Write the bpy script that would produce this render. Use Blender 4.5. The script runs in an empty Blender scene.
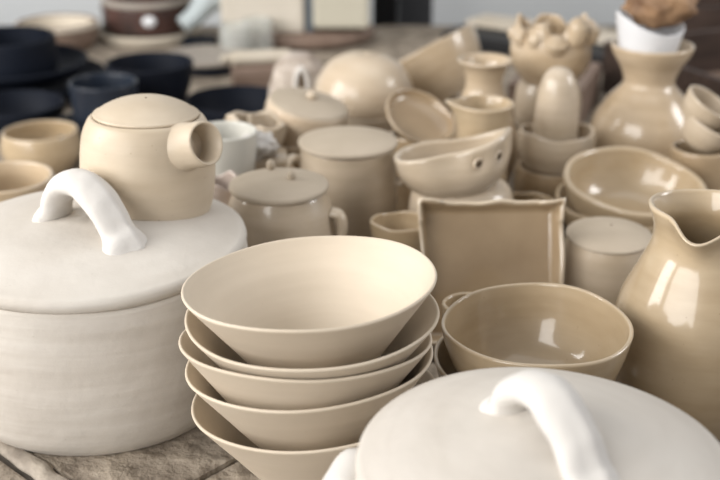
import bpy, bmesh, math, random
from mathutils import Vector, Matrix, Euler, noise
C = bpy.context.scene.collection
PI = math.pi
random.seed(7)
# ------------------------------------------------------------------ camera model
H0, PITCH, F = .45, math.radians(22.5), 1150.0
def W(px, py, Y):
    """world X, Z and depth of the point at distance Y seen at a pixel"""
    u, v = (px-360)/F, (240-py)/F
    s = Y/(math.cos(PITCH)+v*math.sin(PITCH))
    return u*s, H0+(-math.sin(PITCH)+v*math.cos(PITCH))*s, s

# ------------------------------------------------------------------ materials
def new_mat(name):
    m = bpy.data.materials.new(name); m.use_nodes = True
    nt = m.node_tree; b = nt.nodes['Principled BSDF']
    return m, nt, b
def node(nt, t, **kw):
    n = nt.nodes.new(t)
    for k, v in kw.items(): setattr(n, k, v)
    return n
def ramp(nt, stops):
    r = node(nt, 'ShaderNodeValToRGB'); e = r.color_ramp.elements
    while len(e) < len(stops): e.new(.5)
    for i, (p, c) in enumerate(stops): e[i].position = p; e[i].color = (*c, 1) if len(c) == 3 else c
    return r
def clay(name, c1, c2, rough=.7, coat=0., speck=.0, rings=.15, bump=.12, scale=14, coat_rough=.12, rim=0., spec=.3):
    """thrown clay or glaze: mottled colour, iron specks, faint throwing rings"""
    c1 = tuple(x*.85 for x in c1); c2 = tuple(x*.88 for x in c2)
    m, nt, b = new_mat(name); L = nt.links.new
    tc = node(nt, 'ShaderNodeTexCoord')
    n1 = node(nt, 'ShaderNodeTexNoise'); n1.inputs['Scale'].default_value = scale; n1.inputs['Detail'].default_value = 5
    mp = node(nt, 'ShaderNodeMapping'); mp.inputs['Scale'].default_value = (1, 1, 2.6)
    L(tc.outputs['Object'], mp.inputs['Vector']); L(mp.outputs[0], n1.inputs['Vector'])
    r = ramp(nt, [(.3, c1), (.7, c2)]); L(n1.outputs['Fac'], r.inputs[0])
    col = r.outputs[0]
    # horizontal brush / throwing streaks
    mp2 = node(nt, 'ShaderNodeMapping'); mp2.inputs['Scale'].default_value = (5, 5, 70)
    n2 = node(nt, 'ShaderNodeTexNoise'); n2.inputs['Scale'].default_value = 1.6; n2.inputs['Detail'].default_value = 4
    L(tc.outputs['Object'], mp2.inputs['Vector']); L(mp2.outputs[0], n2.inputs['Vector'])
    mx = node(nt, 'ShaderNodeMix', data_type='RGBA', blend_type='MULTIPLY'); mx.inputs[0].default_value = rings
    rr = ramp(nt, [(.35, (.62, .58, .52)), (.6, (1, 1, 1))]); L(n2.outputs['Fac'], rr.inputs[0])
    L(col, mx.inputs[6]); L(rr.outputs[0], mx.inputs[7]); col = mx.outputs[2]
    if speck:
        n3 = node(nt, 'ShaderNodeTexVoronoi'); n3.inputs['Scale'].default_value = 230
        L(tc.outputs['Object'], n3.inputs['Vector'])
        n4 = node(nt, 'ShaderNodeTexNoise'); n4.inputs['Scale'].default_value = 120; L(tc.outputs['Object'], n4.inputs['Vector'])
        s1 = ramp(nt, [(.09, (1, 1, 1)), (.16, (0, 0, 0))]); L(n3.outputs['Distance'], s1.inputs[0])
        s2 = ramp(nt, [(.58, (0, 0, 0)), (.64, (1, 1, 1))]); L(n4.outputs['Fac'], s2.inputs[0])
        mu = node(nt, 'ShaderNodeMath', operation='MULTIPLY'); L(s1.outputs[0], mu.inputs[0]); L(s2.outputs[0], mu.inputs[1])
        mu2 = node(nt, 'ShaderNodeMath', operation='MULTIPLY'); L(mu.outputs[0], mu2.inputs[0]); mu2.inputs[1].default_value = speck
        m2 = node(nt, 'ShaderNodeMix', data_type='RGBA'); L(mu2.outputs[0], m2.inputs[0]); L(col, m2.inputs[6])
        m2.inputs[7].default_value = (c1[0]*.45, c1[1]*.38, c1[2]*.3, 1); col = m2.outputs[2]
    if rim:   # glaze breaks pale over thin rims
        g = node(nt, 'ShaderNodeNewGeometry'); rp = ramp(nt, [(.53, (0, 0, 0)), (.62, (1, 1, 1))]); L(g.outputs['Pointiness'], rp.inputs[0])
        mm = node(nt, 'ShaderNodeMath', operation='MULTIPLY'); L(rp.outputs[0], mm.inputs[0]); mm.inputs[1].default_value = rim
        m3 = node(nt, 'ShaderNodeMix', data_type='RGBA'); L(mm.outputs[0], m3.inputs[0]); L(col, m3.inputs[6]); m3.inputs[7].default_value = (.80, .70, .56, 1)
        col = m3.outputs[2]
    L(col, b.inputs['Base Color'])
    b.inputs['Roughness'].default_value = rough; b.inputs['Specular IOR Level'].default_value = spec
    b.inputs['Coat Weight'].default_value = coat; b.inputs['Coat Roughness'].default_value = coat_rough
    ad = node(nt, 'ShaderNodeMath', operation='MULTIPLY_ADD'); L(n2.outputs['Fac'], ad.inputs[0]); ad.inputs[1].default_value = .6
    n5 = node(nt, 'ShaderNodeTexNoise'); n5.inputs['Scale'].default_value = 60; n5.inputs['Detail'].default_value = 6
    L(tc.outputs['Object'], n5.inputs['Vector']); L(n5.outputs['Fac'], ad.inputs[2])
    bp = node(nt, 'ShaderNodeBump'); bp.inputs['Strength'].default_value = bump; bp.inputs['Distance'].default_value = .004
    L(ad.outputs[0], bp.inputs['Height']); L(bp.outputs[0], b.inputs['Normal'])
    return m
def plain(name, c, rough=.6, c2=None, scale=8, coat=0, bump=.1, dist=.004, spec=.3, stretch=(1, 1, 1)):
    m, nt, b = new_mat(name); L = nt.links.new
    tc = node(nt, 'ShaderNodeTexCoord'); n = node(nt, 'ShaderNodeTexNoise'); n.inputs['Scale'].default_value = scale; n.inputs['Detail'].default_value = 6
    mp = node(nt, 'ShaderNodeMapping'); mp.inputs['Scale'].default_value = stretch
    L(tc.outputs['Object'], mp.inputs[0]); L(mp.outputs[0], n.inputs['Vector'])
    r = ramp(nt, [(.3, c), (.7, c2 or tuple(x*1.15 for x in c))]); L(n.outputs['Fac'], r.inputs[0]); L(r.outputs[0], b.inputs['Base Color'])
    b.inputs['Roughness'].default_value = rough; b.inputs['Coat Weight'].default_value = coat; b.inputs['Specular IOR Level'].default_value = spec
    b.inputs['Coat Roughness'].default_value = .15
    bp = node(nt, 'ShaderNodeBump'); bp.inputs['Strength'].default_value = bump; bp.inputs['Distance'].default_value = dist
    L(n.outputs['Fac'], bp.inputs['Height']); L(bp.outputs[0], b.inputs['Normal'])
    return m
WHITE = clay('chalky_white_bisque', (.62, .57, .51), (.72, .68, .62), .85, speck=.2, rings=.25, bump=.2, scale=7)
WHITE2 = clay('white_slip_clay', (.72, .69, .65), (.77, .74, .70), .7, rings=.05, bump=.25, scale=11)
BISQUE = clay('cream_bisque', (.66, .565, .445), (.72, .63, .51), .62, speck=.12, rings=.12, bump=.07, scale=8)
TEA = clay('speckled_cream_clay', (.58, .475, .345), (.68, .58, .45), .5, coat=.25, speck=.5, rings=.12, bump=.12, coat_rough=.3)
GLAZE = clay('honey_beige_glaze', (.48, .36, .22), (.58, .46, .31), .35, coat=.9, speck=.3, rings=.16, bump=.06, rim=.6, coat_rough=.1)
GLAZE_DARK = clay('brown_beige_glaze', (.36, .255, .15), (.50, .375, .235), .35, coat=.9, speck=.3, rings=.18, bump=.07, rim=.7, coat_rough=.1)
GLAZE_PALE = clay('pale_sand_glaze', (.53, .43, .31), (.64, .54, .42), .35, coat=.7, speck=.25, rings=.2, bump=.14, rim=.4)
GLAZE_PEACH = clay('peach_sand_glaze', (.62, .49, .35), (.70, .59, .45), .4, coat=.6, speck=.15, rings=.15, bump=.1, rim=.3)
GLAZE_GOLD = clay('golden_sand_glaze', (.54, .41, .265), (.63, .505, .36), .35, coat=.9, speck=.1, rings=.2, bump=.08, rim=.5)
MATTE_LID = clay('matte_stone_lid', (.50, .425, .33), (.58, .50, .40), .85, speck=.35, rings=.15, bump=.2, spec=.12)
PINKISH = clay('pinkish_clay', (.52, .42, .36), (.64, .55, .49), .4, coat=.6, rings=.15, bump=.3)
RAW = clay('raw_grooved_clay', (.40, .33, .28), (.66, .59, .52), .7, rings=.6, bump=.6, scale=24)
NAVY = plain('dark_navy_glaze', (.005, .006, .010), .6, (.009, .012, .020), 10, coat=0, spec=.12, bump=.1)
NAVY2 = plain('blue_black_glaze', (.010, .014, .024), .4, (.02, .028, .042), 10, coat=.2, bump=.1)
HOLE_SHADE = plain('painted_hole_shade', (.10, .07, .045), .8)  # shade inside small holes, painted as dark brown on solid blobs
SHELL = plain('dried_brown_leaf', (.10, .05, .028), .6, (.40, .25, .14), 26, bump=.6, dist=.01)
PORCELAIN = plain('white_porcelain', (.70, .71, .73), .3, (.75, .76, .78), 8, coat=.4, bump=.05)
STONE = plain('worn_stone_tile', (.16, .13, .10), .75, (.40, .34, .27), 38, bump=1, dist=.012)
GROUT = plain('dark_grout', (.10, .085, .07), .9, (.20, .17, .14), 40, bump=.5)
RIDGE = plain('pale_mortar_ridge', (.20, .17, .14), .8, (.40, .35, .29), 45, bump=.9, dist=.006)
WALL = plain('grey_plaster', (.56, .58, .59), .9, (.62, .64, .645), 2, bump=.05)
FLOOR = plain('grey_concrete', (.16, .15, .14), .8, (.22, .21, .2), 5)
WOOD = plain('dark_brown_wood', (.03, .02, .016), .55, (.07, .045, .035), 8, bump=.2, stretch=(2, 14, 14))
WOOD2 = plain('brown_board', (.17, .115, .085), .6, (.26, .19, .15), 8, bump=.2, stretch=(2, 14, 14))
BLACK = plain('black_lacquer', (.008, .008, .009), .5)
CHAR = plain('charcoal_paint', (.055, .056, .06), .6)
PUTTY = plain('putty_enamel', (.46, .43, .34), .5, (.52, .49, .40), 6)
CREAM_E = plain('cream_enamel', (.56, .51, .43), .5, (.62, .57, .49), 6)
SLATE = plain('slate_blue_plastic', (.12, .14, .16), .5)
BLUEGREY = plain('pale_blue_grey_plastic', (.42, .47, .48), .5, (.50, .54, .54), 6)
GREYPLATE = clay('grey_stoneware', (.34, .30, .26), (.42, .38, .33), .6, rings=.2)
CREAMP = plain('cream_plaster', (.50, .44, .35), .7, (.60, .54, .45), 12)
BRONZE = plain('mottled_brown_glaze', (.03, .018, .015), .5, (.10, .05, .04), 30, coat=.15)
def glassmat():
    m, nt, b = new_mat('greenish_glass')
    b.inputs['Base Color'].default_value = (.93, .94, .91, 1); b.inputs['Transmission Weight'].default_value = .75
    b.inputs['Roughness'].default_value = .15; b.inputs['IOR'].default_value = 1.45
    return m
GLASS = glassmat()
GREYGREEN = plain('pale_grey_green_glaze', (.50, .49, .44), .3, (.60, .59, .54), 12, coat=.6)

# ------------------------------------------------------------------ mesh helpers
def smooth(pts, n=6):
    """Catmull-Rom through the points (tuples of any size)"""
    out = []; P = [pts[0]] + list(pts) + [pts[-1]]
    for i in range(1, len(P)-2):
        a, b, c, d = P[i-1], P[i], P[i+1], P[i+2]
        for k in range(n):
            t = k/n
            out.append(tuple(.5*((2*b[j]) + (-a[j]+c[j])*t + (2*a[j]-5*b[j]+4*c[j]-d[j])*t*t + (-a[j]+3*b[j]-3*c[j]+d[j])*t**3) for j in range(len(b))))
    out.append(tuple(pts[-1])); return out
def link(name, bm, mat, parent=None, sm=True):
    me = bpy.data.meshes.new(name)
    bmesh.ops.recalc_face_normals(bm, faces=bm.faces)
    bm.to_mesh(me); bm.free()
    for p in me.polygons: p.use_smooth = sm
    me.materials.append(mat)
    o = bpy.data.objects.new(name, me); C.objects.link(o)
    if parent: o.parent = parent
    return o
def lathe(prof, seg=72, deform=None):
    bm = bmesh.new(); rings = []
    for r, z in prof:
        if r < 1e-5:
            c = Vector((0, 0, z))
            if deform: c = deform(c, 0, 0)
            rings.append([bm.verts.new(c)])
        else:
            ring = []
            for i in range(seg):
                th = 2*PI*i/seg; c = Vector((r*math.cos(th), r*math.sin(th), z))
                if deform: c = deform(c, r, th)
                ring.append(bm.verts.new(c))
            rings.append(ring)
    for a, b in zip(rings, rings[1:]):
        for i in range(seg):
            j = (i+1) % seg
            if len(a) == 1 and len(b) == 1: continue
            if len(a) == 1: bm.faces.new((a[0], b[j], b[i]))
            elif len(b) == 1: bm.faces.new((a[i], a[j], b[0]))
            else: bm.faces.new((a[i], a[j], b[j], b[i]))
    return bm
def shell(norm, R, H, th=.003, n=6, floor=None):
    """closed profile of an open vessel from its normalised outer profile"""
    out = smooth([(r*R, z*H) for r, z in norm], n)
    inn = []
    for i, p in enumerate(out):
        a, b = out[max(i-1, 0)], out[min(i+1, len(out)-1)]
        dr, dz = b[0]-a[0], b[1]-a[1]; l = math.hypot(dr, dz) or 1
        inn.append((p[0]-th*dz/l, p[1]+th*dr/l))
    fl = floor or th*1.4
    # rounded lip
    (ox, oz), (ix, iz) = out[-1], inn[-1]
    cx, cz = (ox+ix)/2, (oz+iz)/2; vx, vz = ox-cx, oz-cz
    lip = []
    for k in range(1, 5):
        a = PI*k/5; lip.append((cx+vx*math.cos(a)-vz*math.sin(a), cz+vz*math.cos(a)+vx*math.sin(a)))
    inn2 = [p for p in reversed(inn) if p[1] > fl*1.15 and p[0] > th]
    last = inn2[-1]
    r0 = out[0][0]
    return [(0, .0015), (r0*.86, .0015), (r0*.9, 0), (r0*.985, .0)] + [(p[0], max(p[1], .0006)) for p in out] + lip + inn2 + [(last[0]*.85, fl), (last[0]*.4, fl*.95), (0, fl*.95)]
def wob(seed, amp=.015, H=.1, rimz=0., k=2, oval=0.):
    r_ = random.Random(seed); p1, p2, p3 = (r_.random()*6.28 for _ in range(3))
    def d(c, r, th):
        f = max(0, min(1, c.z/H))
        s = 1 + amp*f*(math.sin(2*th+p1) + .6*math.sin(3*th+p2)) + oval*math.cos(2*th)
        return Vector((c.x*s, c.y*s, c.z + f*f*rimz*(math.sin(k*th+p3) + .5*math.sin((k+3)*th+p1))))
    return d
CONE = [(.36, 0), (.39, .05), (.56, .30), (.76, .62), (.90, .84), (1, 1)]
BOWL = [(.42, 0), (.50, .03), (.72, .2), (.88, .5), (.96, .78), (1, 1)]
CUP = [(.62, 0), (.74, .04), (.93, .25), (1.0, .55), (.98, .82), (.93, 1)]
CYL = [(.88, 0), (.95, .03), (1, .2), (1.0, .6), (.98, .9), (.97, 1)]
DISH = [(.6, 0), (.7, .05), (.88, .35), (.97, .75), (1, 1)]
def cap(R, rise, th=.005, under=.0):
    """closed profile of a domed lid, its underside at z=0"""
    return [(0, under), (R*.9, under), (R*.965, .0), (R*.99, th*.25), (R, th*.6), (R*.99, th*.95)] + \
        [(p[0], p[1]) for p in smooth([(R*.96, th*1.05), (R*.8, th+rise*.36), (R*.55, th+rise*.72), (R*.28, th+rise*.94), (0.00001, th+rise)], 5)][:-1] + [(0, th+rise)]
def tube(path, rad, side=None, seg=16, n=6, caps=True):
    """tube through path; rad = list of (a,b): a in the plane of the path, b along side"""
    full = smooth([tuple(p)+tuple(r) for p, r in zip(path, rad)], n)
    bm = bmesh.new(); rings = []
    pts = [Vector(f[:3]) for f in full]
    for i, f in enumerate(full):
        t = (pts[min(i+1, len(pts)-1)]-pts[max(i-1, 0)]).normalized()
        s = Vector(side) if side else Vector((0, 0, 1))
        s = (s - t*s.dot(t)); s = s.normalized() if s.length > 1e-4 else t.orthogonal().normalized()
        u = t.cross(s).normalized()
        rings.append([bm.verts.new(pts[i] + u*f[3]*math.cos(2*PI*k/seg) + s*f[4]*math.sin(2*PI*k/seg)) for k in range(seg)])
    for a, b in zip(rings, rings[1:]):
        for k in range(seg): bm.faces.new((a[k], a[(k+1) % seg], b[(k+1) % seg], b[k]))
    if caps: bm.faces.new(rings[0][::-1]); bm.faces.new(rings[-1])
    return bm
def box(bm, x0, x1, y0, y1, z0, z1, bev=0.):
    b2 = bmesh.new(); bmesh.ops.create_cube(b2, size=1)
    for v in b2.verts: v.co = Vector(((x0+x1)/2+v.co.x*(x1-x0), (y0+y1)/2+v.co.y*(y1-y0), (z0+z1)/2+v.co.z*(z1-z0)))
    if bev: bmesh.ops.bevel(b2, geom=list(b2.edges), offset=bev, segments=2, affect='EDGES', profile=.6)
    m = bpy.data.meshes.new('t'); b2.to_mesh(m); b2.free(); bm.from_mesh(m); bpy.data.meshes.remove(m)
    return bm
def blob(r, sub=3, deform=None):
    bm = bmesh.new(); bmesh.ops.create_icosphere(bm, subdivisions=sub, radius=1)
    for v in bm.verts:
        c = Vector((v.co.x*r[0], v.co.y*r[1], v.co.z*r[2])); v.co = deform(c, v.co.copy()) if deform else c
    return bm
def xf(bm, M):
    bmesh.ops.transform(bm, matrix=M, verts=bm.verts); return bm
def tag(o, label, cat, group=None, kind=None):
    o['label'] = label; o['category'] = cat
    if group: o['group'] = group
    if kind: o['kind'] = kind
    return o
def empty(name, loc, rot=(0, 0, 0)):
    o = bpy.data.objects.new(name, None); o.empty_display_size = .02; C.objects.link(o)
    o.location = loc; o.rotation_euler = rot; return o
def pose(o, X, Y, Z=0., tx=0., ty=0., rz=0.):
    """stand at X,Y,Z; tx leans away from (+) / towards (-) the camera, ty rolls (+ lowers the right side); degrees"""
    M = Matrix.Rotation(math.radians(ty), 4, 'Y') @ Matrix.Rotation(math.radians(-tx), 4, 'X') @ Matrix.Rotation(math.radians(rz), 4, 'Z')
    o.rotation_euler = M.to_euler(); o.location = (X, Y, Z); return o
def rimpose(o, px, py, Y, H, tx=0., ty=0., rz=0.):
    """same, but the centre of its rim (local 0,0,H) is what sits at the given sight line"""
    x, z, s = W(px, py, Y); pose(o, 0, 0, 0, tx, ty, rz)
    off = o.rotation_euler.to_matrix() @ Vector((0, 0, H)); o.location = Vector((x, Y, z)) - off; return o
def copy_tree(o):
    c = o.copy(); C.objects.link(c)
    for ch in o.children:
        d = ch.copy(); C.objects.link(d); d.parent = c
    return c
def pot(name, norm, R, H, mat, th=.003, seed=1, amp=.012, rimz=0., k=2, oval=0., deform=None, seg=72, parent=None):
    return link(name, lathe(shell(norm, R, H, th), seg, deform or wob(seed, amp, H, rimz, k, oval)), mat, parent)

# ================================================================== SETTING
fl = link('floor', box(bmesh.new(), -3, 3, -1.5, 3.2, -.80, -.76), FLOOR, sm=False); fl['kind'] = 'structure'
wb = link('wall_back', box(bmesh.new(), -3, 3, 2.72, 2.80, -.76, 2.2), WALL, sm=False); wb['kind'] = 'structure'
bb = link('baseboard_back', box(bmesh.new(), -3, 3, 2.70, 2.72, -.76, -.62, .004), CHAR, sm=False); bb['kind'] = 'structure'

# the worktable: stone tiles laid at 47 degrees on a wooden frame
tb = empty('worktable', (0, 1.2, -.76)); tag(tb, 'long worktable topped with worn brown-grey stone tiles, carrying all the pottery', 'table')
def tabletop():
    bm = bmesh.new(); a = math.radians(47); e1 = Vector((math.cos(a), math.sin(a), 0)); e2 = Vector((-math.sin(a), math.cos(a), 0))
    X0, X1, Y0, Y1 = -1.15, 1.15, .15, 2.13
    rr = random.Random(3)
    for i in range(-8, 12):
        for j in range(-10, 12):
            a0 = .339+i*.31; a1 = a0+.31; b0 = .531+j*.155 ; b1 = b0+.155
            g = .0035
            b2 = bmesh.new(); box(b2, a0+g+(.006 if i == 0 else 0), a1-g-(.006 if i == -1 else 0), b0+g*.6, b1-g*.6, -.02, 0.0, .003)
            for v in b2.verts: v.co = e1*v.co.x + e2*v.co.y + Vector((0, 0, v.co.z))
            for co, no in (((X0, 0, 0), (-1, 0, 0)), ((X1, 0, 0), (1, 0, 0)), ((0, Y0, 0), (0, -1, 0)), ((0, Y1, 0), (0, 1, 0))):
                if b2.verts:
                    g_ = list(b2.verts)+list(b2.edges)+list(b2.faces)
                    bmesh.ops.bisect_plane(b2, geom=g_, plane_co=co, plane_no=no, clear_outer=True)
                    ed = [e for e in b2.edges if e.is_boundary]
                    if ed: bmesh.ops.holes_fill(b2, edges=ed)
            if b2.verts:
                m = bpy.data.meshes.new('t'); b2.to_mesh(m); bm.from_mesh(m); bpy.data.meshes.remove(m)
            b2.free()
    xf(bm, Matrix.Translation((0, -1.2, .76)))
    return bm, e1, e2
bm, e1, e2 = tabletop(); link('tile_top', bm, STONE, tb, sm=False)
link('grout_bed', box(bmesh.new(), -1.15, 1.15, -1.05, .93, .735, .7555), GROUT, tb, sm=False)
# pale mortar ridge standing proud between two tile rows
pth = []; rr = random.Random(5)
for k in range(28):
    p = e1*.3395 + e2*(.60+k*.012-.16) + Vector((rr.uniform(-.001, .001), rr.uniform(-.001, .001), .0005)); pth.append(p + Vector((0, -1.2, .76)))
link('mortar_ridge', tube(pth, [(.0035+rr.uniform(-.0006, .0012), .0075+rr.uniform(-.001, .001)) for _ in pth], side=e1, seg=10, n=3), RIDGE, tb)
for y in (-1.02, .88): link('apron', box(bmesh.new(), -1.12, 1.12, y, y+.03, .63, .735, .002), WOOD, tb, sm=False)
for x in (-1.08, 1.08):
    for y in (-.95, .83): link('leg', box(bmesh.new(), x-.035, x+.035, y-.035, y+.035, 0, .735, .004), WOOD, tb, sm=False)

# ================================================================== FOREGROUND
def strap(path, thick, wide, side, ridges=True):
    n_ = len(path); rad = []
    for i in range(n_):
        t = i/(n_-1); e = max(0, abs(t-.5)*2)
        k = 1+.45*max(0, e-.72)/.28
        rad.append((thick*k, wide*(.92+.12*e)*(1+.25*max(0, e-.8)/.2)))
    bm = tube(path, rad, side, seg=26, n=8)
    if ridges:
        for v in bm.verts: v.co += v.normal*0
    return bm
def big_jar(X, Y, R, zs, rise, name='lidded_jar', rot=0):
    root = empty(name, (X, Y, 0), (0, 0, rot))
    norm = [(.80, 0), (.85, .018), (.93, .14), (.995, .42), (1.0, .66), (.985, .9), (.975, 1)]
    def dd(c, r, th):
        s = 1+.006*math.sin(2*th+1)+.004*math.sin(5*th); return Vector((c.x*s, c.y*s, c.z + (.0009*math.sin(3*th+2)+.0006*math.sin(7*th) if c.z > .02 else 0)))
    link('body', lathe(shell(norm, R*1.0, zs-.0012, .007, 8), 96, dd), WHITE, root)
    lid = link('lid', lathe(cap(R*.985, rise, .011), 96, lambda c, r, th: Vector((c.x*(1+.005*math.sin(2*th)), c.y*(1+.005*math.sin(2*th)), c.z+.0006*math.sin(3*th+2)))), WHITE, root)
    lid.location.z = zs
    return root, lid
# left jar
JX, JY, JR, JZ = -.1980, .784, .1158, .118
jl, lidl = big_jar(JX, JY, JR, JZ, .0165)
tag(jl, 'large chalky white lidded jar at the left edge, carrying the teapot on its lid', 'jar', 'big white lidded jars')
def loc_on(X, Y, jx, jy, jz): return (X-jx, Y-jy)
def handle_on(lid, jx, jy, lz, A, B, top, lidz, thick=.008, wide=.0135, lean=0.):
    """arched strap from A to B (world xy), apex height top above lid surface height lidz"""
    a = Vector((A[0]-jx, A[1]-jy, lidz-lz)); b = Vector((B[0]-jx, B[1]-jy, lidz-lz)); d = b-a; side = Vector((-d.y, d.x, 0)).normalized()
    pts = []
    for t, hgt in ((-.11, -.004), (-.05, .006), (.0, .30), (.09, .66), (.27, .94), (.46, 1.0), (.66, .84), (.83, .55), (.95, .22), (1.03, .02), (1.08, -.006)):
        pts.append(a + d*t + Vector((0, 0, hgt*top if abs(hgt) > .01 else hgt)) + side*lean*hgt)
    bm = tube(pts, [(thick*k, wide*q) for k, q in ((1.15, 1.15), (1.1, 1.1), (.95, .95), (1.0, .95), (1.05, 1.0), (1.05, 1.02), (1.05, 1.0), (1.0, .98), (.95, 1.0), (1.2, 1.25), (1.35, 1.45))], side, seg=32, n=8)
    bm.normal_update()
    for v in bm.verts:   # pulled-clay finger ridges, deeper towards the right foot
        rel = (v.co-a); t = rel.dot(d)/d.dot(d); s = rel.dot(side)/wide
        v.co -= v.normal*(.0028*max(0, t-.45)*1.6)*math.exp(-((s-.15)/.22)**2)
        nn = noise.noise(v.co*75)*.0013; v.co += v.normal*nn
    return link('handle', bm, WHITE2, lid)
h = handle_on(lidl, JX, JY, JZ, (-.2215, .783), (-.1665, .742),  .0365, .1400, .0085, .0145)
# front right jar
KX, KY, KR, KZ = .0905, .486, .0945, .1215
jr, lidr = big_jar(KX, KY, KR, KZ, .0205)
tag(jr, 'large white lidded jar at the bottom right corner, nearest the camera', 'jar', 'big white lidded jars')
handle_on(lidr, KX, KY, KZ, (.0745, .502), (.1060, .446), .031, .142, .0080, .0130)
lug = link('side_lug', tube([(-.070, .020, .080), (-.088, .022, .104), (-.100, .020, .106), (-.110, .014, .090), (-.114, .008, .064), (-.084, .004, .040)], [(.006, .018), (.0065, .020), (.007, .021), (.007, .022), (.0065, .020), (.006, .016)], (0.25, .97, 0), 20, 6), WHITE2, jr)

# teapot
TX, TZ, ts = W(148, 203, .822)
tp = empty('teapot', (TX+.001, .822, .1322), (math.radians(-2), math.radians(1.5), 0))
tag(tp, 'round speckled cream teapot with a wide hollow spout, standing on the left jar lid', 'teapot')
TN = [(.84, 0), (.90, .025), (.965, .18), (1.0, .42), (.99, .64), (.945, .84), (.865, .965), (.822, 1)]
link('body', lathe(shell(TN, .0502, .0760, .004, 8), 80, wob(4, .006, .07)), TEA, tp)
tl = link('lid', lathe(cap(.0392, .0120, .0030), 72), TEA, tp); tl.location = (0, 0, .0760)
# pin hole of the lid: a solid bead with the hole's shade as colour
ph = link('vent_hole_shade', blob((.0009, .0009, .0006), 2), HOLE_SHADE, tl); ph.location = (.001, -.004, .0147)
def spout():
    ax = Vector((.85, -.42, .31)).normalized(); s = Vector((0, 0, 1)); u = ax.cross(s).normalized(); w = u.cross(ax)
    bm = bmesh.new(); rings = []
    o0 = Vector((.0015, -.013, .0500))
    prof = [(.020, .0225), (.028, .0195), (.034, .0172), (.041, .0156), (.048, .0148), (.0545, .0144), (.0560, .0140), (.0560, .0129), (.0545, .0122), (.045, .012), (.020, .0118), (.004, .011), (.002, .001)]
    for d_, r in prof:
        ring = []
        for k in range(40):
            th = 2*PI*k/40; q = r*(1+.10*max(0, -math.sin(th))**3*(d_ > .045))
            cut = -.004*math.cos(th)*(d_ > .045)
            ring.append(bm.verts.new(o0 + ax*(d_+cut) + u*math.cos(th)*q + w*math.sin(th)*q*1.08))
        rings.append(ring)
    for a, b in zip(rings, rings[1:]):
        for k in range(40): bm.faces.new((a[k], a[(k+1) % 40], b[(k+1) % 40], b[k]))
    return bm
link('spout', spout(), TEA, tp)

# five nested bowls
SX, SZ, ss = W(310, 283, .655)
first = pot('bowl', CONE, .0800, .066, BISQUE, .0022, 2, .006, rimz=.0006, seg=110)
stack = [  # px, py of rim centre, tx, ty, rz
    (310, 281, 3.0, -3.3, 20, 'matte cream bowl at the top of the front stack, fully open to view'),
    (312, 313, 1.0, -1.2, 95, 'matte cream bowl second from the top of the front stack'),
    (306.5, 339, 9.5, .2, 150, 'matte cream bowl in the middle of the front stack of five'),
    (309, 358, 5.0, -4.0, 210, 'matte cream bowl second from the bottom of the front stack'),
    (315, 384, 5, -4.0, 280, 'matte cream bowl at the bottom of the front stack, resting on the table')]
for i, (px, py, tx, ty, rz, lab) in enumerate(stack):
    o = first if i == 0 else copy_tree(first)
    rimpose(o, px, py, .655, .066, tx, ty, rz)
    if i == 4: o.location.z = .0032
    tag(o, lab, 'bowl', 'nested bowls in the front stack')

# glossy bowl pair behind the right jar
b6 = pot('bowl', BOWL, .0635, .055, GLAZE, .003, 11, .012, rimz=.001, seg=100)
rimpose(b6, 536, 324, .694, .055, 0, -1.5, 0); tag(b6, 'glossy honey-beige bowl with window highlights inside, upper of the pair behind the front right lid', 'bowl', 'glossy bowl pair')
b6b = pot('bowl', BOWL, .0625, .050, GLAZE, .003, 12, .015, rimz=.001, seg=90)
pose(b6b, .1145, .698, .024, 1, -1, 40); tag(b6b, 'glossy beige bowl mostly hidden beneath the open honey-beige bowl, only its rim showing', 'bowl', 'glossy bowl pair')
x_, z_, s_ = W(468, 304, .778)
b6d = pot('bowl', BOWL, 25.5*s_/F, z_, GLAZE, .003, 14, .02); pose(b6d, x_, .778, 0); tag(b6d, 'small glossy beige bowl peeking out just left of the open honey-beige bowl', 'bowl')
b6c = pot('dish', DISH, .058, .030, GLAZE_DARK, .003, 13); pose(b6c, .117, .704, 0); tag(b6c, 'low brown-beige dish at the foot of the glossy bowl pair', 'dish')

# pitcher
PXc, PZ, ps = W(710, 214, .752)
def pitch_def(c, r, th):
    H = .161; f = max(0, (c.z-.120)/(H-.120)) if c.z > .120 else 0
    d = ((th-math.radians(244)+PI) % (2*PI))-PI
    g = math.exp(-(d/.30)**2)
    rr_ = 1 + f*f*.26*g - f*.05*math.exp(-((abs(d)-.62)/.25)**2)
    return Vector((c.x*rr_, c.y*rr_, c.z - f*f*.0065*g + .0015*f*math.cos(2*th)))
pit = link('pitcher', lathe(shell([(.72, 0), (.80, .03), (.96, .2), (1.0, .38), (.93, .56), (.74, .73), (.625, .84), (.62, .92), (.70, 1)], .0608, .161, .0038, 8), 100, pitch_def), GLAZE)
pose(pit, PXc, .752, 0, 0, 0, 0); tag(pit, 'tall glossy beige pitcher with a pinched pouring lip, cut off by the right edge', 'pitcher')

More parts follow.
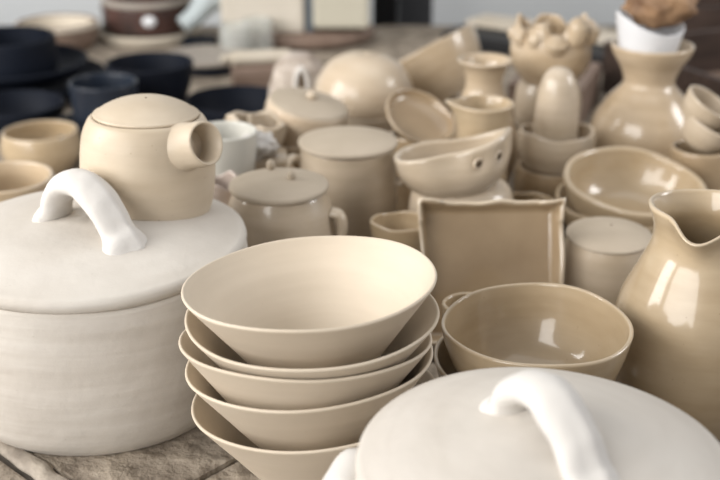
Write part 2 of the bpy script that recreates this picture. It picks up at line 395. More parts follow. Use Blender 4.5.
# square slab dish leaning upright
def square_dish(S=.0565, D=.013, th=.0030):
    bm = bmesh.new(); N = 56
    def outer(u, v):   # u,v in -1..1 ; a cushion-shaped square
        e = max(abs(u), abs(v)); k = max(0, (e-.91)/.09)
        x = u*S*(1+.03*k*(abs(u*v)))
        y = v*S*(1+.03*k*(abs(u*v)))
        z = D*(k**1.15) + .0016*(u*u+v*v) + .0006*math.sin(5*u+2)*math.sin(4*v) + .0016*k*math.sin(7*u+1.3)*math.cos(6*v) + .003*k*(abs(u*v) > .7)
        x += .0009*math.sin(5*v+.5)*k; y += .0010*math.sin(6*u+.7)*k + .0005*math.sin(13*u)*k; x += .004*k*max(0, v-.7)*(1 if u > 0 else 0)
        return Vector((x, y, z))
    top = [[bm.verts.new(outer(-1+2*i/N, -1+2*j/N) + Vector((0, 0, th))) for j in range(N+1)] for i in range(N+1)]
    def low(i, j):
        u, v = -1+2*i/N, -1+2*j/N; e = max(abs(u), abs(v)); k = max(0, (e-.91)/.09)
        p = outer(u, v); return p*1 + Vector((u, v, 0))*th*k*.8 + Vector((0, 0, 0 if k < .9 else th*.7))
    bot = [[bm.verts.new(low(i, j)) for j in range(N+1)] for i in range(N+1)]
    for i in range(N):
        for j in range(N):
            bm.faces.new((top[i][j], top[i+1][j], top[i+1][j+1], top[i][j+1]))
            bm.faces.new((bot[i][j], bot[i][j+1], bot[i+1][j+1], bot[i+1][j]))
    for k in range(N):
        bm.faces.new((top[k][0], bot[k][0], bot[k+1][0], top[k+1][0])); bm.faces.new((top[k][N], top[k+1][N], bot[k+1][N], bot[k][N]))
        bm.faces.new((top[0][k], top[0][k+1], bot[0][k+1], bot[0][k])); bm.faces.new((top[N][k], bot[N][k], bot[N][k+1], top[N][k+1]))
    return bm
sq = link('square_dish', square_dish(), GLAZE_DARK)
# stands on its lower edge, open side towards the camera
sq.rotation_euler = (math.radians(66), 0, math.radians(1.5)); sq.location = (.1085, .880, .056)
tag(sq, 'square slab dish with wavy rim, brown glossy inside, propped upright behind the honey-beige bowl', 'dish')

# small lidded box
b9x, b9z, s9 = W(609, 237, .905)
r9 = empty('lidded_pot', (b9x, .905, 0)); tag(r9, 'small lidded beige pot with a flat pale lid, between square dish and pitcher', 'pot')
link('body', lathe(shell([(.80, 0), (.90, .04), (1.04, .3), (1.09, .6), (1.05, .85), (.97, 1)], .0365, b9z-.001, .003), 72, wob(9, .006, .08)), GLAZE_PALE, r9)
l9 = link('lid', lathe(cap(.0365, .0065, .003), 72), MATTE_LID, r9); l9.location.z = b9z; l9.rotation_euler = (math.radians(3), 0, 0)
ph = link('vent_hole_shade', blob((.0008, .0008, .0006), 2), HOLE_SHADE, l9); ph.location = (.002, .004, .0095)  # solid bead, coloured dark for the shade in the vent

# tilted bowl on another, right
def rimbowl(name, px, py, Y, halfpx, H, norm, mat, tx=0, ty=0, rz=0, th=.003, seed=1, amp=.015, rimz=0., oval=0., z=None):
    x, zz, s = W(px, py, Y); R = halfpx*s/F
    o = pot(name, norm, R, H, mat, th, seed, amp, rimz, oval=oval)
    rimpose(o, px, py, Y, H, tx, ty, rz)
    if z is not None: o.location.z = z
    return o
b10 = rimbowl('bowl', 636, 183, 1.03, 71, .046, BOWL, GLAZE, -10, 5, 0, .0062, 21, .02, .0015)
tag(b10, 'thick-rimmed glossy beige bowl tipped towards the camera, in front of the tall vase', 'bowl', 'thick bowls at the right')
b10b = rimbowl('bowl', 637, 201, 1.045, 81, .046, BOWL, GLAZE, 0, 1, 70, .0048, 22, .02, .0015)
tag(b10b, 'thick-rimmed beige bowl underneath the tipped bowl, only its rim showing at both sides', 'bowl', 'thick bowls at the right')
zb = b10b.location.z
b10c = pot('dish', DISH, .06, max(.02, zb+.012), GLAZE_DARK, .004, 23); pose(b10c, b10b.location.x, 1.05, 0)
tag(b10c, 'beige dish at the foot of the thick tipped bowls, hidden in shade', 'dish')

# tall vase with cup and dried pod
vx, vz, vs = W(652.5, 46, 1.215)
v = pot('vase', [(.62, 0), (.70, .02), (.93, .17), (1.0, .34), (.95, .52), (.72, .66), (.50, .745), (.46, .79), (.54, .87), (.68, .95), (.735, 1)], 56*vs/F, vz, GLAZE_GOLD, .0035, 31, .004, seg=96)
pose(v, vx, 1.215, 0); tag(v, 'tall golden-beige vase with a flared collar, holding the white cup', 'vase')
cup = link('cup', lathe(shell([(.55, 0), (.62, .05), (.80, .4), (.93, .75), (1, 1)], .0365, .062, .002), 64,
    lambda c, r, th: Vector((c.x, c.y, c.z + max(0, c.z/.062)**2*(.0075*math.cos(th-PI+.5) + .004*math.cos(2*th-.3) - .003)))), PORCELAIN)
pose(cup, vx-.005, 1.213, vz-.0335, 2, 0); tag(cup, 'white porcelain cup with an uneven wavy rim, sitting in the mouth of the tall vase', 'cup')
def crumple(c, n):
    k = 1+.28*noise.noise(n*2.2)+.22*abs(noise.noise(n*5.1+Vector((3, 1, 2)))); return c*k
pod = link('dried_pod', blob((.034, .026, .022), 4, crumple), SHELL)
pod.location = (vx+.005, 1.215, vz+.044); tag(pod, 'crumpled golden-brown dried pod lying in the white cup above the tall vase', 'dried pod')

# face cup stack
fx, fz, fs = W(460, 206, .975)
def squash(seed, H): return wob(seed, .03, H, .001, 3)
fb = pot('squat_pot', [(.66, 0), (.78, .05), (.97, .4), (1.0, .74), (.88, .93), (.60, 1)], .0475, .103, GLAZE_PALE, .004, 41, .02)
pose(fb, W(461, 200, .985)[0], .985, 0); tag(fb, 'squat rounded shiny beige pot carrying the tilted two-eyed pinch cup', 'pot')
def facedef(c, r, th):
    H = .037; f = max(0, c.z/H); q = r
    s = 1 + .13*f*math.cos(2*th) - .05*f*math.cos(4*th+.4) + .02*math.sin(5*th)
    x, y = c.x*s, c.y*s*.92
    g = math.exp(-((((th+.35+PI) % (2*PI))-PI)/.85)**2)
    z = c.z + f*f*(.0095*g + .001*math.sin(3*th+1)); x += f*f*.003*g
    # eye dents on the pulled-up side
    for e in (-1.12, -.70):
        dd = (((th-e+PI) % (2*PI))-PI)
        w = math.exp(-(dd/.10)**2 - ((c.z-.0275)/.0055)**2); x -= math.cos(th)*w*.004; y -= math.sin(th)*w*.004
    return Vector((x, y, z))
fc = empty('pinch_cup', (0, 0, 0))
link('body', lathe(shell([(.60, 0), (.70, .03), (.88, .25), (.99, .6), (1, 1)], .0485, .037, .0058, 8), 96, facedef), GLAZE_PALE, fc)
for e in (-1.12, -.70):
    ep = facedef(Vector((math.cos(e)*.0478, math.sin(e)*.0482, .0275)), .0482, e)
    bm_ = bmesh.new()
    n_ = 24; m_ = 10
    g0 = [[None]*m_ for _ in range(n_)]
    for i in range(n_):
        for j in range(m_):
            A, B = 2*PI*i/n_, 2*PI*j/m_; R_ = .0046+.0014*math.cos(B)
            g0[i][j] = bm_.verts.new((R_*math.cos(A), R_*math.sin(A), .0014*math.sin(B)))
    for i in range(n_):
        for j in range(m_): bm_.faces.new((g0[i][j], g0[(i+1) % n_][j], g0[(i+1) % n_][(j+1) % m_], g0[i][(j+1) % m_]))
    M = Matrix.Translation(ep + Vector((math.cos(e), math.sin(e), 0))*.0022) @ Vector((math.cos(e), math.sin(e), -.18)).to_track_quat('Z', 'Y').to_matrix().to_4x4()
    ey_ = link('eye_ring', xf(bm_, M), GLAZE_PALE, fc)
    link('pupil', xf(blob((.0030, .0030, .0014), 2), M), HOLE_SHADE, ey_)  # dark lump, painted shade of the eye hole's depth
rimpose(fc, 452, 150, .980, .037, 6, -9, 0)
tag(fc, 'tilted pinch-formed cup with two eye-like holes, balanced on the squat pot', 'cup')

# small bowls around
c15 = rimbowl('bowl', 400, 225, .915, 29, .040, BOWL, GLAZE, 0, 0, 0, .003, 51, .05, .0012)
c15.location.z = .048; tag(c15, 'small pinched beige bowl peeking out left of the square dish', 'bowl')
sup = pot('cup', CUP, .030, .049, GLAZE_DARK, .003, 52); pose(sup, c15.location.x, .925, 0); tag(sup, 'low brown-beige cup beneath the small pinched bowl', 'cup')
c16 = rimbowl('bowl', 530, 199, 1.055, 26, .055, CUP, GLAZE, 0, 0, 20, .003, 53, .04, .001, z=0)
tag(c16, 'small beige bowl whose rim shows just above the square dish right corner', 'bowl')

# jars of the middle row
x17, z17, s17 = W(348, 145, 1.03); R17 = 50*s17/F
j17 = empty('lidded_jar', (x17, 1.03, 0)); tag(j17, 'tall straight beige jar with flat pale lid, behind the front bowl stack', 'jar', 'middle-row jars')
link('body', lathe(shell([(.84, 0), (.92, .03), (1.0, .25), (1.02, .55), (.99, .85), (.96, 1)], R17*.98, z17-.001, .004), 80, wob(61, .006, .12)), GLAZE_PALE, j17)
l17 = link('lid', lathe(cap(R17*1.0, .006, .005), 80), MATTE_LID, j17); l17.location.z = z17
for sx, lab in ((-1, 0), (1, 0)):
    link('lug', tube([(sx*R17*.93, -.004*sx, z17-.016), (sx*R17*1.12, -.004, z17-.012), (sx*R17*1.16, -.004, z17-.022), (sx*R17*1.08, -.004, z17-.034), (sx*R17*.93, -.004, z17-.036)], [(.004, .006)]*5, (0, 1, 0), 12, 5), GLAZE_PALE, j17)
x18, z18, s18 = W(279, 189, .905); R18 = 50*s18/F
j18 = empty('lidded_jar', (x18, .905, 0)); tag(j18, 'small round-bellied beige jar with two-nubbed lid, right of the teapot', 'jar', 'middle-row jars')
link('body', lathe(shell([(.78, 0), (.88, .04), (1.08, .3), (1.16, .58), (1.08, .84), (.93, 1)], R18, z18-.001, .004), 80, wob(62, .008, .12)), GLAZE_PALE, j18)
l18 = link('lid', lathe(cap(R18*1.0, .006, .005), 80), MATTE_LID, j18); l18.location.z = z18
for dx, dy in ((-.008, .024), (.011, -.004)):
    link('nub', xf(blob((.0038, .0038, .0050), 3), Matrix.Translation((dx, dy, .0130))), MATTE_LID, l18)
link('lug', tube([(R18*1.05, -.008, z18-.018), (R18*1.22, -.010, z18-.020), (R18*1.27, -.010, z18-.031), (R18*1.2, -.009, z18-.043), (R18*1.05, -.008, z18-.043)], [(.0045, .007)]*5, (0, 1, 0), 12, 5), GLAZE_PALE, j18)

x19, z19, s19 = W(309, 108, 1.165); R19 = 42*s19/F
j19 = empty('lidded_box', (0, 0, 0)); tag(j19, 'round peach-sided box with a grey-beige knobbed lid, tipped forward behind the straight jar', 'box')
link('body', lathe(shell([(.90, 0), (.97, .06), (1.0, .4), (1.0, .8), (.98, 1)], R19, .040, .004), 72, wob(63, .01, .04)), GLAZE_PEACH, j19)
l19 = link('lid', lathe(cap(R19*.95, .004, .004), 72), MATTE_LID, j19); l19.location.z = .040
link('knob', xf(blob((.0058, .0058, .0052), 3), Matrix.Translation((.002, .004, .0115))), GLAZE_PALE, l19)
rimpose(j19, 308, 106, 1.165, .040, -5, 12, 0)
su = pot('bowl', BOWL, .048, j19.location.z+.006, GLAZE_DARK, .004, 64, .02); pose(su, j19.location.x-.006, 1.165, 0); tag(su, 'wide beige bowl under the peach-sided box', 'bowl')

# torn-edged bowls left of it
sh = rimbowl('torn_bowl', 256, 125, 1.115, 29, .05, BOWL, GLAZE_PALE, -4, 14, 0, .0045, 71, .05, .004)
tag(sh, 'small beige bowl with a ragged torn rim, left of the peach-sided box', 'bowl', 'ragged bowls'); sh.location.z = .068
sh2 = rimbowl('torn_bowl', 268, 124, 1.11, 21, .035, BOWL, GLAZE_PALE, 4, 16, 90, .003, 72, .05, .004)
tag(sh2, 'thin ragged bowl leaning inside the torn-rimmed one beside the peach-sided box', 'bowl', 'ragged bowls')
lump = link('clay_lump', blob((.020, .014, .013), 4, lambda c, n: c*(1+.35*noise.noise(n*3)+.15*noise.noise(n*8))), WHITE2)
lump.location = (W(255, 150, 1.03)[0], 1.045, W(255, 147, 1.04)[1]); tag(lump, 'knobbly whitish clay lump on the block behind the two-nubbed jar', 'clay lump')
plz = lump.location.z-.011
pl = link('clay_block', box(bmesh.new(), -.034, .030, -.022, .022, 0, plz, .006), GLAZE_DARK); pose(pl, lump.location.x, 1.055, 0, 0, 0, 8); tag(pl, 'brown-beige clay block hidden behind the two-nubbed jar', 'clay block')
gb = pot('bowl', BOWL, .031, .078, GREYGREEN, .003, 73, .02); pose(gb, W(224, 145, 1.02)[0], 1.02, .058, 0, 0, 0); tag(gb, 'pale grey-green glossy bowl right behind the teapot spout', 'bowl')
pk = pot('pinch_pot', CUP, .030, .060, PINKISH, .004, 74, .03, .002); pose(pk, W(224, 145, 1.02)[0], 1.02, 0); tag(pk, 'pinkish clay pinch pot beneath the pale grey-green bowl', 'pot')
pk2 = link('clay_offcut', blob((.018, .013, .012), 4, lambda c, n: c*(1+.3*noise.noise(n*2.5))), PINKISH)
pk2x, pk2z, _ = W(219, 190, .945); pk2.location = (pk2x-.004, .955, .012); 
pk3 = pot('pinch_pot', CUP, .0195, .112, PINKISH, .003, 75, .04, .003); pose(pk3, W(219, 190, .95)[0], .952, 0); tag(pk3, 'narrow glossy pinkish pot in the gap between teapot and two-nubbed jar', 'pot')
bpy.data.objects.remove(pk2)

# egg-like upturned bowl and friends
ex, ez, es = W(366, 101, 1.31)
eg = link('upturned_bowl', lathe([(p[0], p[1]) for p in shell([(.06, 0), (.36, .03), (.72, .20), (.93, .48), (1.02, .78), (.98, 1)], 49*es/F, .062, .004)], 80, wob(81, .01, .06)), GLAZE_PEACH)
eg.rotation_euler = (PI, math.radians(4), 0); eg.location = (ex+.001, 1.31, ez+.057); tag(eg, 'smooth peach-cream bowl turned upside down, egg-like, behind the straight jar', 'bowl')
e2b = rimbowl('bowl', 362, 107, 1.29, 36, .05, BOWL, GLAZE_PALE, -5, 3, 0, .003, 82)
e2b.location.z = max(.03, ez-.056); tag(e2b, 'pale sand bowl under the upturned peach-cream bowl', 'bowl')
e3 = pot('cup', CUP, .036, e2b.location.z+.004, GLAZE_DARK, .004, 83); pose(e3, e2b.location.x, e2b.location.y, 0); tag(e3, 'brown-beige cup at the foot of the upturned bowl pile', 'cup')
def texdef(c, r, th):
    f = noise.noise(Vector((math.cos(th)*2, math.sin(th)*2, c.z*40)))*.003 + .0012*math.sin(th*26+c.z*60)
    s = 1+f/max(r, .01); return Vector((c.x*s, c.y*s, c.z))
tx_, tz_, ts_ = W(299, 55, 1.40)
tex = empty('carved_vessel', (tx_, 1.40, 0)); tag(tex, 'rough combed clay vessel with an arched niche, left of the upturned bowl', 'vessel')
link('body', lathe(smooth([(.0001, 0), (.035, .0), (.037, .01), (.0375, .07), (.035, tz_-.030), (.027, tz_-.010), (.015, tz_+.001), (.0001, tz_+.004)], 7), 120, texdef), RAW, tex)
nz = W(306, 80, 1.37)[1]
arch = tube([(-.003, -.034, nz-.018), (-.002, -.0365, nz+.004), (.004, -.0365, nz+.016), (.011, -.0345, nz+.004), (.012, -.0335, nz-.018)], [(.0032, .0035)]*5, (0, 1, 0), 10, 6)
link('arch_ridge', arch, WHITE2, tex)
link('niche', xf(blob((.0065, .004, .016), 3), Matrix.Translation((.0045, -.0335, nz-.004))), HOLE_SHADE, tex)  # solid blob whose dark colour stands for shade inside the arch

p24 = rimbowl('dish', 420, 117, 1.14, 37, .010, DISH, GLAZE_DARK, -27, 24, 0, .003, 91, .02)
p24.scale = (1, 1, 1); tag(p24, 'beige dish tipped on its side between straight jar and spouted cup, showing its inside', 'dish')
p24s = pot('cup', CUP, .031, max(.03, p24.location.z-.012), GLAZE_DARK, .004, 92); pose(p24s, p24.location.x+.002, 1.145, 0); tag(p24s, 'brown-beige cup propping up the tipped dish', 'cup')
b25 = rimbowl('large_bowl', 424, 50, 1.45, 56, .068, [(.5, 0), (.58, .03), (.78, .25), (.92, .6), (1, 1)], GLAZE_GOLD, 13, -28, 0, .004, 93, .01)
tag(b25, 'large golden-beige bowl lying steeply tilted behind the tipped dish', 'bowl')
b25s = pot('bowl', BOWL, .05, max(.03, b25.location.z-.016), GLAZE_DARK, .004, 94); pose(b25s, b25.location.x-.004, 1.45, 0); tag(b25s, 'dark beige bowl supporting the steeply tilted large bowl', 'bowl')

# small vase and spouted cup
x11, z11, s11 = W(485, 61, 1.215)
sv = pot('vase', [(.60, 0), (.70, .03), (.95, .25), (1.0, .42), (.84, .62), (.58, .77), (.51, .86), (.60, .95), (.74, 1)], 37*s11/F, z11, GLAZE_GOLD, .003, 95, .006)
pose(sv, x11, 1.215, 0); tag(sv, 'small beige vase with a flared lip, left of the frilled pot', 'vase')
x13, z13, s13 = W(484, 104, 1.10)
def spdef(c, r, th):
    f = max(0, (c.z/z13-.8)/.2); g = math.exp(-((((th-PI-.1) % (2*PI))-0)/.35)**2) + math.exp(-((((th-PI-.1) % (2*PI))-2*PI)/.35)**2)
    s = 1+.30*f*f*g; return Vector((c.x*s, c.y*s, c.z+.003*f*g))
sc_ = link('spouted_cup', lathe(shell([(.72, 0), (.80, .03), (.86, .3), (.86, .75), (.90, .9), (1, 1)], 30*s13/F, z13, .003), 80, spdef), GLAZE)
pose(sc_, x13, 1.10, 0); tag(sc_, 'beige cup with a pulled spout pointing left, in front of the small vase', 'cup')

# cone standing in a pot, with pots below
xf_, zf_, sf_ = W(557, 131, 1.15)
lowH = .058
lp = pot('pot', CUP, .040, lowH, GLAZE_DARK, .004, 101, .02); pose(lp, xf_-.002, 1.15, 0); tag(lp, 'low brown-beige pot at the base, under the pot holding the rounded cone', 'pot', 'pots under the rounded cone')
up = pot('pot', [(.72, 0), (.84, .06), (.98, .45), (1.0, .75), (.96, 1)], .0395, zf_-lowH, GLAZE_PALE, .004, 102, .03, .002); pose(up, xf_, 1.15, lowH); tag(up, 'thick beige pot holding the rounded upright cone', 'pot', 'pots under the rounded cone')
topz = W(555, 66, 1.15)[1]; c0 = lowH+.006
cn = link('rounded_cone', lathe([(0, 0), (.021, 0), (.0225, .003)] + smooth([(.0228, .01), (.0225, .05), (.0205, (topz-c0)*.72), (.0165, (topz-c0)*.88), (.009, (topz-c0)*.975), (.0001, topz-c0)], 7), 64, wob(103, .01, .1)), GLAZE_PALE)
pose(cn, xf_-.002, 1.148, c0); tag(cn, 'smooth round-topped clay cone standing upright in the thick pot', 'cone')

# frilled pot on a pile
rx, rz0, rs = W(550, 81, 1.285); rt = W(550, 27, 1.285)[1]
m1 = rz0*.52
pA = pot('pot', CUP, .044, m1, GLAZE_PEACH, .004, 111, .02); pose(pA, rx, 1.285, 0); tag(pA, 'round peach pot at the bottom of the pile behind the cone', 'pot', 'pile under the frilled pot')
pB = pot('pot', [(.78, 0), (.92, .1), (1, .45), (.95, .8), (.86, 1)], .0385, rz0-m1, GLAZE_PALE, .004, 112, .02); pose(pB, rx-.001, 1.285, m1); tag(pB, 'pale rounded pot directly under the frilled pot', 'pot', 'pile under the frilled pot')
fr = empty('frilled_pot', (rx, 1.285, rz0-.003), (0, 0, math.radians(10))); tag(fr, 'bulbous golden-cream pot with a frilled rim of finger-like lobes, topmost of its pile', 'pot')
FH = (rt-rz0)*1.08; FR = 40*rs/F
def frdef(c, r, th):
    f = max(0, (c.z/FH-.45)/.55)
    s = 1+.075*f*math.sin(5*th+.6)+.02*math.sin(3*th); return Vector((c.x*s, c.y*s, c.z+f*f*(.006*math.sin(5*th+.9)+.003*math.sin(8*th))))
link('body', lathe(shell([(.50, 0), (.66, .06), (.92, .3), (1.0, .55), (.95, .78), (.86, .93), (.84, 1)], FR, FH, .004, 8), 110, frdef), GLAZE_GOLD, fr)
for k, (ang, hh, w_, ln) in enumerate([(193, .004, .0062, .015), (224, .003, .0060, .015), (256, -.012, .0095, .022), (290, .016, .0088, .021), (320, .012, .0090, .019), (350, .003, .0075, .014), (35, .004, .007, .014), (80, .003, .0065, .015), (120, .004, .0065, .015), (158, .004, .007, .014)]):
    a = math.radians(ang); d = Vector((math.cos(a), math.sin(a), 0)); b0 = d*FR*.86 + Vector((0, 0, FH-.020+hh*.3))
    p = [b0, b0+d*.003+Vector((0, 0, ln*.5)), b0+d*.004+Vector((0, 0, ln*.85+hh*.4)), b0+d*.006+Vector((0, 0, ln+hh*.5))]
    bm_ = tube(p, [(w_*.8, w_*1.2), (w_*1.2, w_*1.35), (w_*1.15, w_*1.2), (w_*.6, w_*.6)], (-d.y, d.x, 0), 14, 5)
    link('lobe', bm_, GLAZE_GOLD, fr)

# ================================================================== LEFT BACK
x, z, s = W(40, 131, 1.31); cu = pot('cup', [(.60, 0), (.72, .04), (.96, .35), (1.02, .62), (.98, .88), (.95, 1)], 39*s/F, z, GLAZE, .0032, 121, .01); pose(cu, x, 1.31, 0); tag(cu, 'round beige cup standing alone at the left, behind the big jar', 'cup')
x, z, s = W(4, 178, 1.05); cb = pot('bowl', [(.6, 0), (.7, .04), (.92, .35), (.98, .68), (.97, .85), (1, 1)], 49*s/F, z, GLAZE_GOLD, .004, 122, .01); pose(cb, x, 1.05, 0); tag(cb, 'golden-beige bowl cut off by the left edge, just behind the big jar lid', 'bowl')
# dark ware
D = 'dark navy ware at the left'
x, z, s = W(150, 63, 1.52); d1 = pot('dark_bowl', [(.40, 0), (.44, .06), (.70, .25), (.90, .6), (1, 1)], 43*s/F, z, NAVY, .004, 131); pose(d1, x, 1.52, 0); tag(d1, 'dark navy flared bowl right behind the teapot lid', 'bowl', D)
x, z, s = W(103, 82, 1.40)
d2 = pot('dark_cup', [(.6, 0), (.7, .05), (.92, .4), (1, 1)], 34*s/F, z-.016, NAVY2, .003, 132); pose(d2, x, 1.40, .016); tag(d2, 'blue-black cup standing on a dark saucer, left of the navy flared bowl', 'cup', D)
d3 = pot('dark_saucer', DISH, .070, .026, NAVY2, .004, 133); pose(d3, x-.004, 1.405, 0); tag(d3, 'blue-black saucer under the blue-black cup', 'saucer', D)
x, z, s = W(6, 37, 1.66); d4h = z
for k, (rad, zz, lab) in enumerate([(.135, .0, 'wide dark plate lowest in the pile at the upper left'), (.112, .022, 'wide dark plate, second from the bottom, below the big navy pan')]):
    o = pot('dark_plate', DISH, rad, .024, NAVY, .005, 134+k); pose(o, x+.004, 1.66, zz); tag(o, lab, 'plate', D)
d4 = pot('dark_pan', [(.88, 0), (.95, .05), (1.0, .3), (1.0, .8), (.99, 1)], 49*s/F, d4h-.030, NAVY, .005, 136); pose(d4, x, 1.66, .030); tag(d4, 'big straight-sided navy pan on dark plates at the upper left corner', 'pan', D)
for k, (px, py, Y, hp, lab) in enumerate([(236, 100, 1.47, 52, 'dark plate lying behind the ragged bowls, right of the teapot'), (14, 104, 1.46, 50, 'dark low dish in front of the big navy plate pile at left')]):
    x, z, s = W(px, py, Y); o = pot('dark_plate', DISH, hp*s/F, max(.02, z), NAVY, .004, 140+k); pose(o, x, Y, 0); tag(o, lab, 'plate', D)
# cream bowl with brown outside
x, z, s = W(57, 23, 1.95)
cr = empty('wooden_bowl', (x, 1.95, 0)); tag(cr, 'big cream-lined brown bowl behind the navy pan', 'bowl')
H_ = max(z, .04)
link('body', lathe(shell([(.7, 0), (.8, .05), (.95, .4), (1, 1)], 40*s/F, H_, .006), 64, wob(150, .01, H_)), WOOD2, cr)
link('lining', lathe([(0, .008)] + [(r*40*s/F*.95-.004, max(.008, zz*H_)) for r, zz in smooth([(.7, .08), (.93, .45), (.985, .98), (1.02, 1.02)], 5)] + [(40*s/F*1.03, H_*1.03), (40*s/F*1.03, H_*.9), (40*s/F*1.005, H_*.9), (40*s/F*.99, H_*1.0), (40*s/F*.92, H_*.45), (0, .0075)], 64), CREAMP, cr)
# brown round tin with clasp, pile
x, z, s = W(150, 33, 2.05); R = 45*s/F
bt = empty('round_box', (x, 2.05, .014)); tag(bt, 'round mottled brown box with a pale button on a cream disc, at the top left', 'box')
link('body', lathe(shell([(.96, 0), (1, .05), (1, .9), (.99, 1)], R, .045, .006), 72), BRONZE, bt)
link('collar', lathe([(0, .045), (R*.97, .045), (R*1.01, .048), (R*1.01, .053), (R*.98, .056), (0, .056)], 72), GREYPLATE, bt)
link('lid', lathe([(0, .056), (R*.9, .056), (R*.93, .060), (R*.93, .072), (R*.9, .076), (0, .080)], 72), BRONZE, bt)
kb = link('button', blob((.012, .006, .010), 3), PORCELAIN, bt); kb.location = (R*.18, -R*.99, .026)
x2, z2, s2 = W(148, 48, 1.95); dc = pot('cream_disc', [(.94, 0), (.97, .1), (1, .5), (1, 1)], 0.092, .014, CREAMP, .006, 151); pose(dc, x, 2.035, 0); tag(dc, 'flat cream disc under the round mottled brown box', 'disc')
x, z, s = W(206, 68, 1.78); gp = link('grey_plate', lathe([(0, 0), (.04, 0), (.062, .004), (.066, .010), (.064, .013), (.05, .011), (0, .010)], 72), GREYPLATE); gp.location = (x, 1.80, .012); tag(gp, 'flat grey-brown plate lying behind the navy flared bowl', 'plate')
gp2 = link('grey_plate', lathe([(0, 0), (.04, 0), (.060, .004), (.062, .010), (.060, .012), (0, .010)], 72), NAVY); gp2.location = (x, 1.80, 0); tag(gp2, 'dark plate under the flat grey-brown plate', 'plate')
# rolling pin on a tan block
x, z, s = W(257, 79, 1.66)
rp = empty('rolling_pin', (x, 1.66, .052), (0, math.radians(0), math.radians(12))); tag(rp, 'cream wooden rolling pin resting on a tan block, left of the combed vessel', 'rolling pin')
pin = [(-.05, 0, 0), (-.046, 0, 0), (.03, 0, 0), (.046, 0, 0), (.05, 0, 0)]
link('barrel', tube([(-.033, 0, 0), (-.030, 0, 0), (.045, 0, 0), (.048, 0, 0)], [(.008, .008), (.0105, .0105), (.0105, .0105), (.008, .008)], (0, 1, 0), 20, 4), CREAMP, rp)
for sx in (-1, 1): link('grip', tube([(.0075+sx*.039, 0, 0), (.0075+sx*.047, 0, 0), (.0075+sx*.056, 0, 0), (.0075+sx*.060, 0, 0)], [(.0045, .0045), (.006, .006), (.0065, .0065), (.003, .003)], (0, 1, 0), 14, 4), CREAMP, rp)
tbk = link('clay_block', box(bmesh.new(), -.04, .045, -.02, .03, 0, .0415, .004), WOOD2); pose(tbk, x+.004, 1.665, 0, 0, 0, 12); tag(tbk, 'tan clay block under the rolling pin', 'clay block')
# glass cups
for k, (px, Y, lab) in enumerate([(236, 1.86, 'small greenish glass tumbler beside the cream machine, left one'), (258, 1.90, 'small greenish glass tumbler beside the cream machine, right one')]):
    x = W(px, 45, Y)[0]; o = pot('glass_tumbler', CYL, .026, .058, GLASS, .003, 160+k); pose(o, x, Y, 0); tag(o, lab, 'tumbler', 'glass tumblers')

# the cream machine with blue-grey arm
x0, _, _ = W(216, 40, 1.96); x1, _, _ = W(305, 40, 1.96); x2, _, _ = W(314, 40, 1.96); x3, _, _ = W(369, 40, 1.96)
mc = empty('bench_machine', ((x0+x3)/2, 2.015, .0012)); tag(mc, 'putty and cream boxy bench machine on a brown round base, top centre-left', 'machine')
cx = (x0+x3)/2
link('cream_housing', box(bmesh.new(), x0-cx+.012, x1-cx, -.075, .075, .024, .30, .008), CREAM_E, mc, sm=False)
link('slot', box(bmesh.new(), x1-cx, x2-cx, -.066, .07, .024, .30, .002), SLATE, mc, sm=False)
link('putty_housing', box(bmesh.new(), x2-cx, x3-cx, -.082, .075, .034, .30, .008), PUTTY, mc, sm=False)
link('round_base', lathe([(0, 0), (.105, 0), (.118, .006), (.120, .014), (.115, .022), (.09, .026), (0, .026)], 80, lambda c, r, th: Vector((c.x*1.02+.02, c.y*.85, c.z))), WOOD2, mc)
link('arm', tube([(x0-cx+.03, -.03, .085), (x0-cx-.01, -.04, .075), (x0-cx-.035, -.05, .050), (x0-cx-.055, -.06, .036)], [(.02, .022), (.021, .022), (.017, .022), (.015, .02)], (0, 1, 0), 18, 6), BLUEGREY, mc)
link('arm_pad', box(bmesh.new(), x0-cx-.055, x0-cx-.0, -.085, -.03, 0, .014, .003), NAVY, mc, sm=False)

# ================================================================== RIGHT BACK
x0, _, _ = W(373, 38, 2.2); x1, _, _ = W(398, 38, 2.2); x2, _, _ = W(432, 30, 2.3)
pn = link('black_post', box(bmesh.new(), x0, x1, 2.24, 2.29, -.76, .5, .003), BLACK, sm=False); tag(pn, 'tall black post standing at the back, right of the bench machine', 'post')
pc = link('charcoal_panel', box(bmesh.new(), x1+.003, x2, 2.30, 2.33, -.76, .5, .003), CHAR, sm=False); tag(pc, 'charcoal grey panel standing beside the black post', 'panel')
# pale sheet and black tray edge behind the frilled pot
def slab(name, cx, cy, w, d, z0, h, rot, mat, bev=.003):
    o = link(name, box(bmesh.new(), -w/2, w/2, -d/2, d/2, 0, h, bev), mat, sm=False); o.location = (cx, cy, z0); o.rotation_euler.z = math.radians(rot); return o
bt1 = slab('black_tray', .315, 1.915, .34, .13, .001, .024, -36, BLACK); tag(bt1, 'thin black tray lying behind the frilled pot', 'tray')
pb = slab('pale_board', .335, 1.945, .32, .07, .0255, .010, -36, CREAMP); tag(pb, 'pale grey-cream board lying on the black tray behind the frilled pot', 'board')
def crate(name, cx, cy, w, d, h, rot, lab, inner):
    r = empty(name, (cx, cy, .001), (0, 0, math.radians(rot))); tag(r, lab, 'crate')
    t = .010
    link('base', box(bmesh.new(), -w/2+t, w/2-t, -d/2+t, d/2-t, 0, .010), inner, r, sm=False)
    for a in ((-w/2, w/2, -d/2, -d/2+t), (-w/2, w/2, d/2-t, d/2), (-w/2, -w/2+t, -d/2+t, d/2-t), (w/2-t, w/2, -d/2+t, d/2-t)):
        link('side_board', box(bmesh.new(), *a, 0, h, .0015), WOOD, r, sm=False)
    return r
crate('wooden_crate', .575, 1.62, .36, .26, .075, 24, 'open brown wooden crate behind the tall vase, at the right', WOOD2)
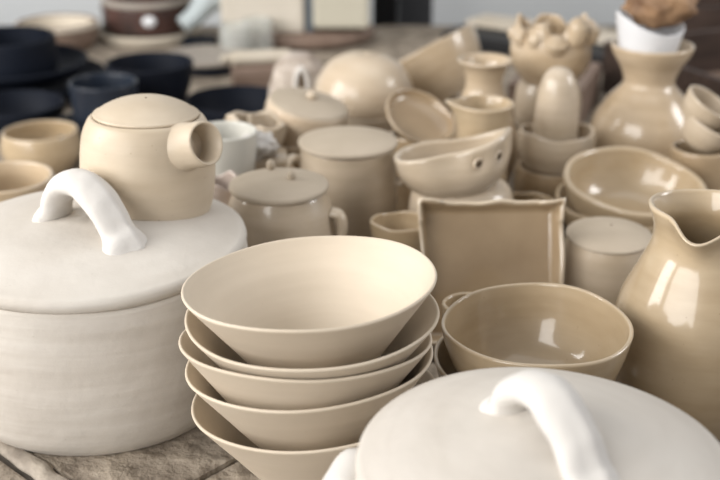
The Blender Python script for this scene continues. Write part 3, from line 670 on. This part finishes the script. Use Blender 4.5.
crate('dark_crate', .64, 1.96, .30, .20, .085, -4, 'darker wooden crate standing farther back behind the white cup', WOOD2)
bk = slab('brown_board', .272, 1.56, .10, .16, 0, .055, -20, WOOD2); tag(bk, 'brown wooden block in the gap between frilled pot and tall vase', 'wood block')
pinkpot = pot('small_pot', CUP, .022, .05, GLAZE_PEACH, .003, 170); pose(pinkpot, W(612, 30, 1.95)[0]+.10, 1.95, .011); tag(pinkpot, 'small pinkish pot inside the dark crate, seen left of the white cup', 'pot')

# right edge pile of small pale bowls
G = 'small bowls at the right edge'
q1 = rimbowl('bowl', 690, 116, 1.27, 20, .085, BOWL, GREYPLATE, -6, 6, 0, .003, 181, z=0); q1.location.x += .012; tag(q1, 'grey-beige deep bowl right behind the tall vase', 'bowl', G)
q2 = rimbowl('bowl', 711, 103, 1.115, 26, .028, BOWL, GLAZE_PALE, -14, 28, 0, .003, 182, .03); tag(q2, 'pale bowl tilted at the right edge, top of the small pile', 'bowl', G)
q3 = rimbowl('bowl', 711, 124, 1.11, 27, .028, BOWL, GLAZE_PALE, -8, 24, 90, .003, 183, .03); tag(q3, 'pale bowl tilted at the right edge, under the topmost one', 'bowl', G)
q4 = pot('pot', CUP, .032, max(.02, q3.location.z-.002), GLAZE_DARK, .004, 184); pose(q4, q3.location.x+.006, 1.115, 0); tag(q4, 'shaded beige pot holding up the tilted pale bowls at the right edge', 'pot', G)
q5 = rimbowl('bowl', 722, 172, 1.03, 15, .05, CUP, WHITE2, 0, 0, 0, .003, 185, z=0); q5.location.x += .012; q5.location.z = 0; q5.name = 'cup'; tag(q5, 'small white cup cut off by the right edge above the pitcher', 'cup', G)

# ================================================================== LIGHT, WORLD, CAMERA
def area(name, loc, target, sx, sy, e, col):
    l = bpy.data.lights.new(name, 'AREA'); l.shape = 'RECTANGLE'; l.size = sx; l.size_y = sy; l.energy = e; l.color = col
    o = bpy.data.objects.new(name, l); C.objects.link(o); o.location = loc
    o.rotation_euler = (Vector(target)-Vector(loc)).to_track_quat('-Z', 'Y').to_euler(); return o
area('window_light_left', (-1.8, .70, .90), (0, .85, .08), .7, 1.1, 24, (1, .97, .93))
area('window_light_right', (1.7, 1.05, .85), (.1, .9, .05), .5, .7, 12, (1, .98, .97))
area('window_light_behind', (-2.0, -1.3, 1.35), (.0, .9, .05), 2.8, 2.0, 105, (1, .975, .945))
area('ceiling_light', (.2, 1.4, 2.3), (0, .9, 0), 2.4, 1.8, 13, (1, .98, .95))
w = bpy.data.worlds.new('room_ambience'); bpy.context.scene.world = w; w.use_nodes = True
bg = w.node_tree.nodes['Background']; bg.inputs[0].default_value = (.93, .95, 1, 1); bg.inputs[1].default_value = .25
cam = bpy.data.cameras.new('camera'); co = bpy.data.objects.new('camera', cam); C.objects.link(co)
co.location = (0, 0, H0); co.rotation_euler = (math.radians(90)-PITCH, 0, 0)
cam.sensor_width = 36; cam.lens = F/720*36; cam.clip_start = .01
cam.dof.use_dof = True; cam.dof.focus_distance = .74; cam.dof.aperture_fstop = 5.6
bpy.context.scene.camera = co
sc = bpy.context.scene
sc.view_settings.view_transform = 'Standard'; sc.view_settings.look = 'None'; sc.view_settings.gamma = 1; sc.view_settings.exposure = .23; sc.view_settings.use_curve_mapping = False
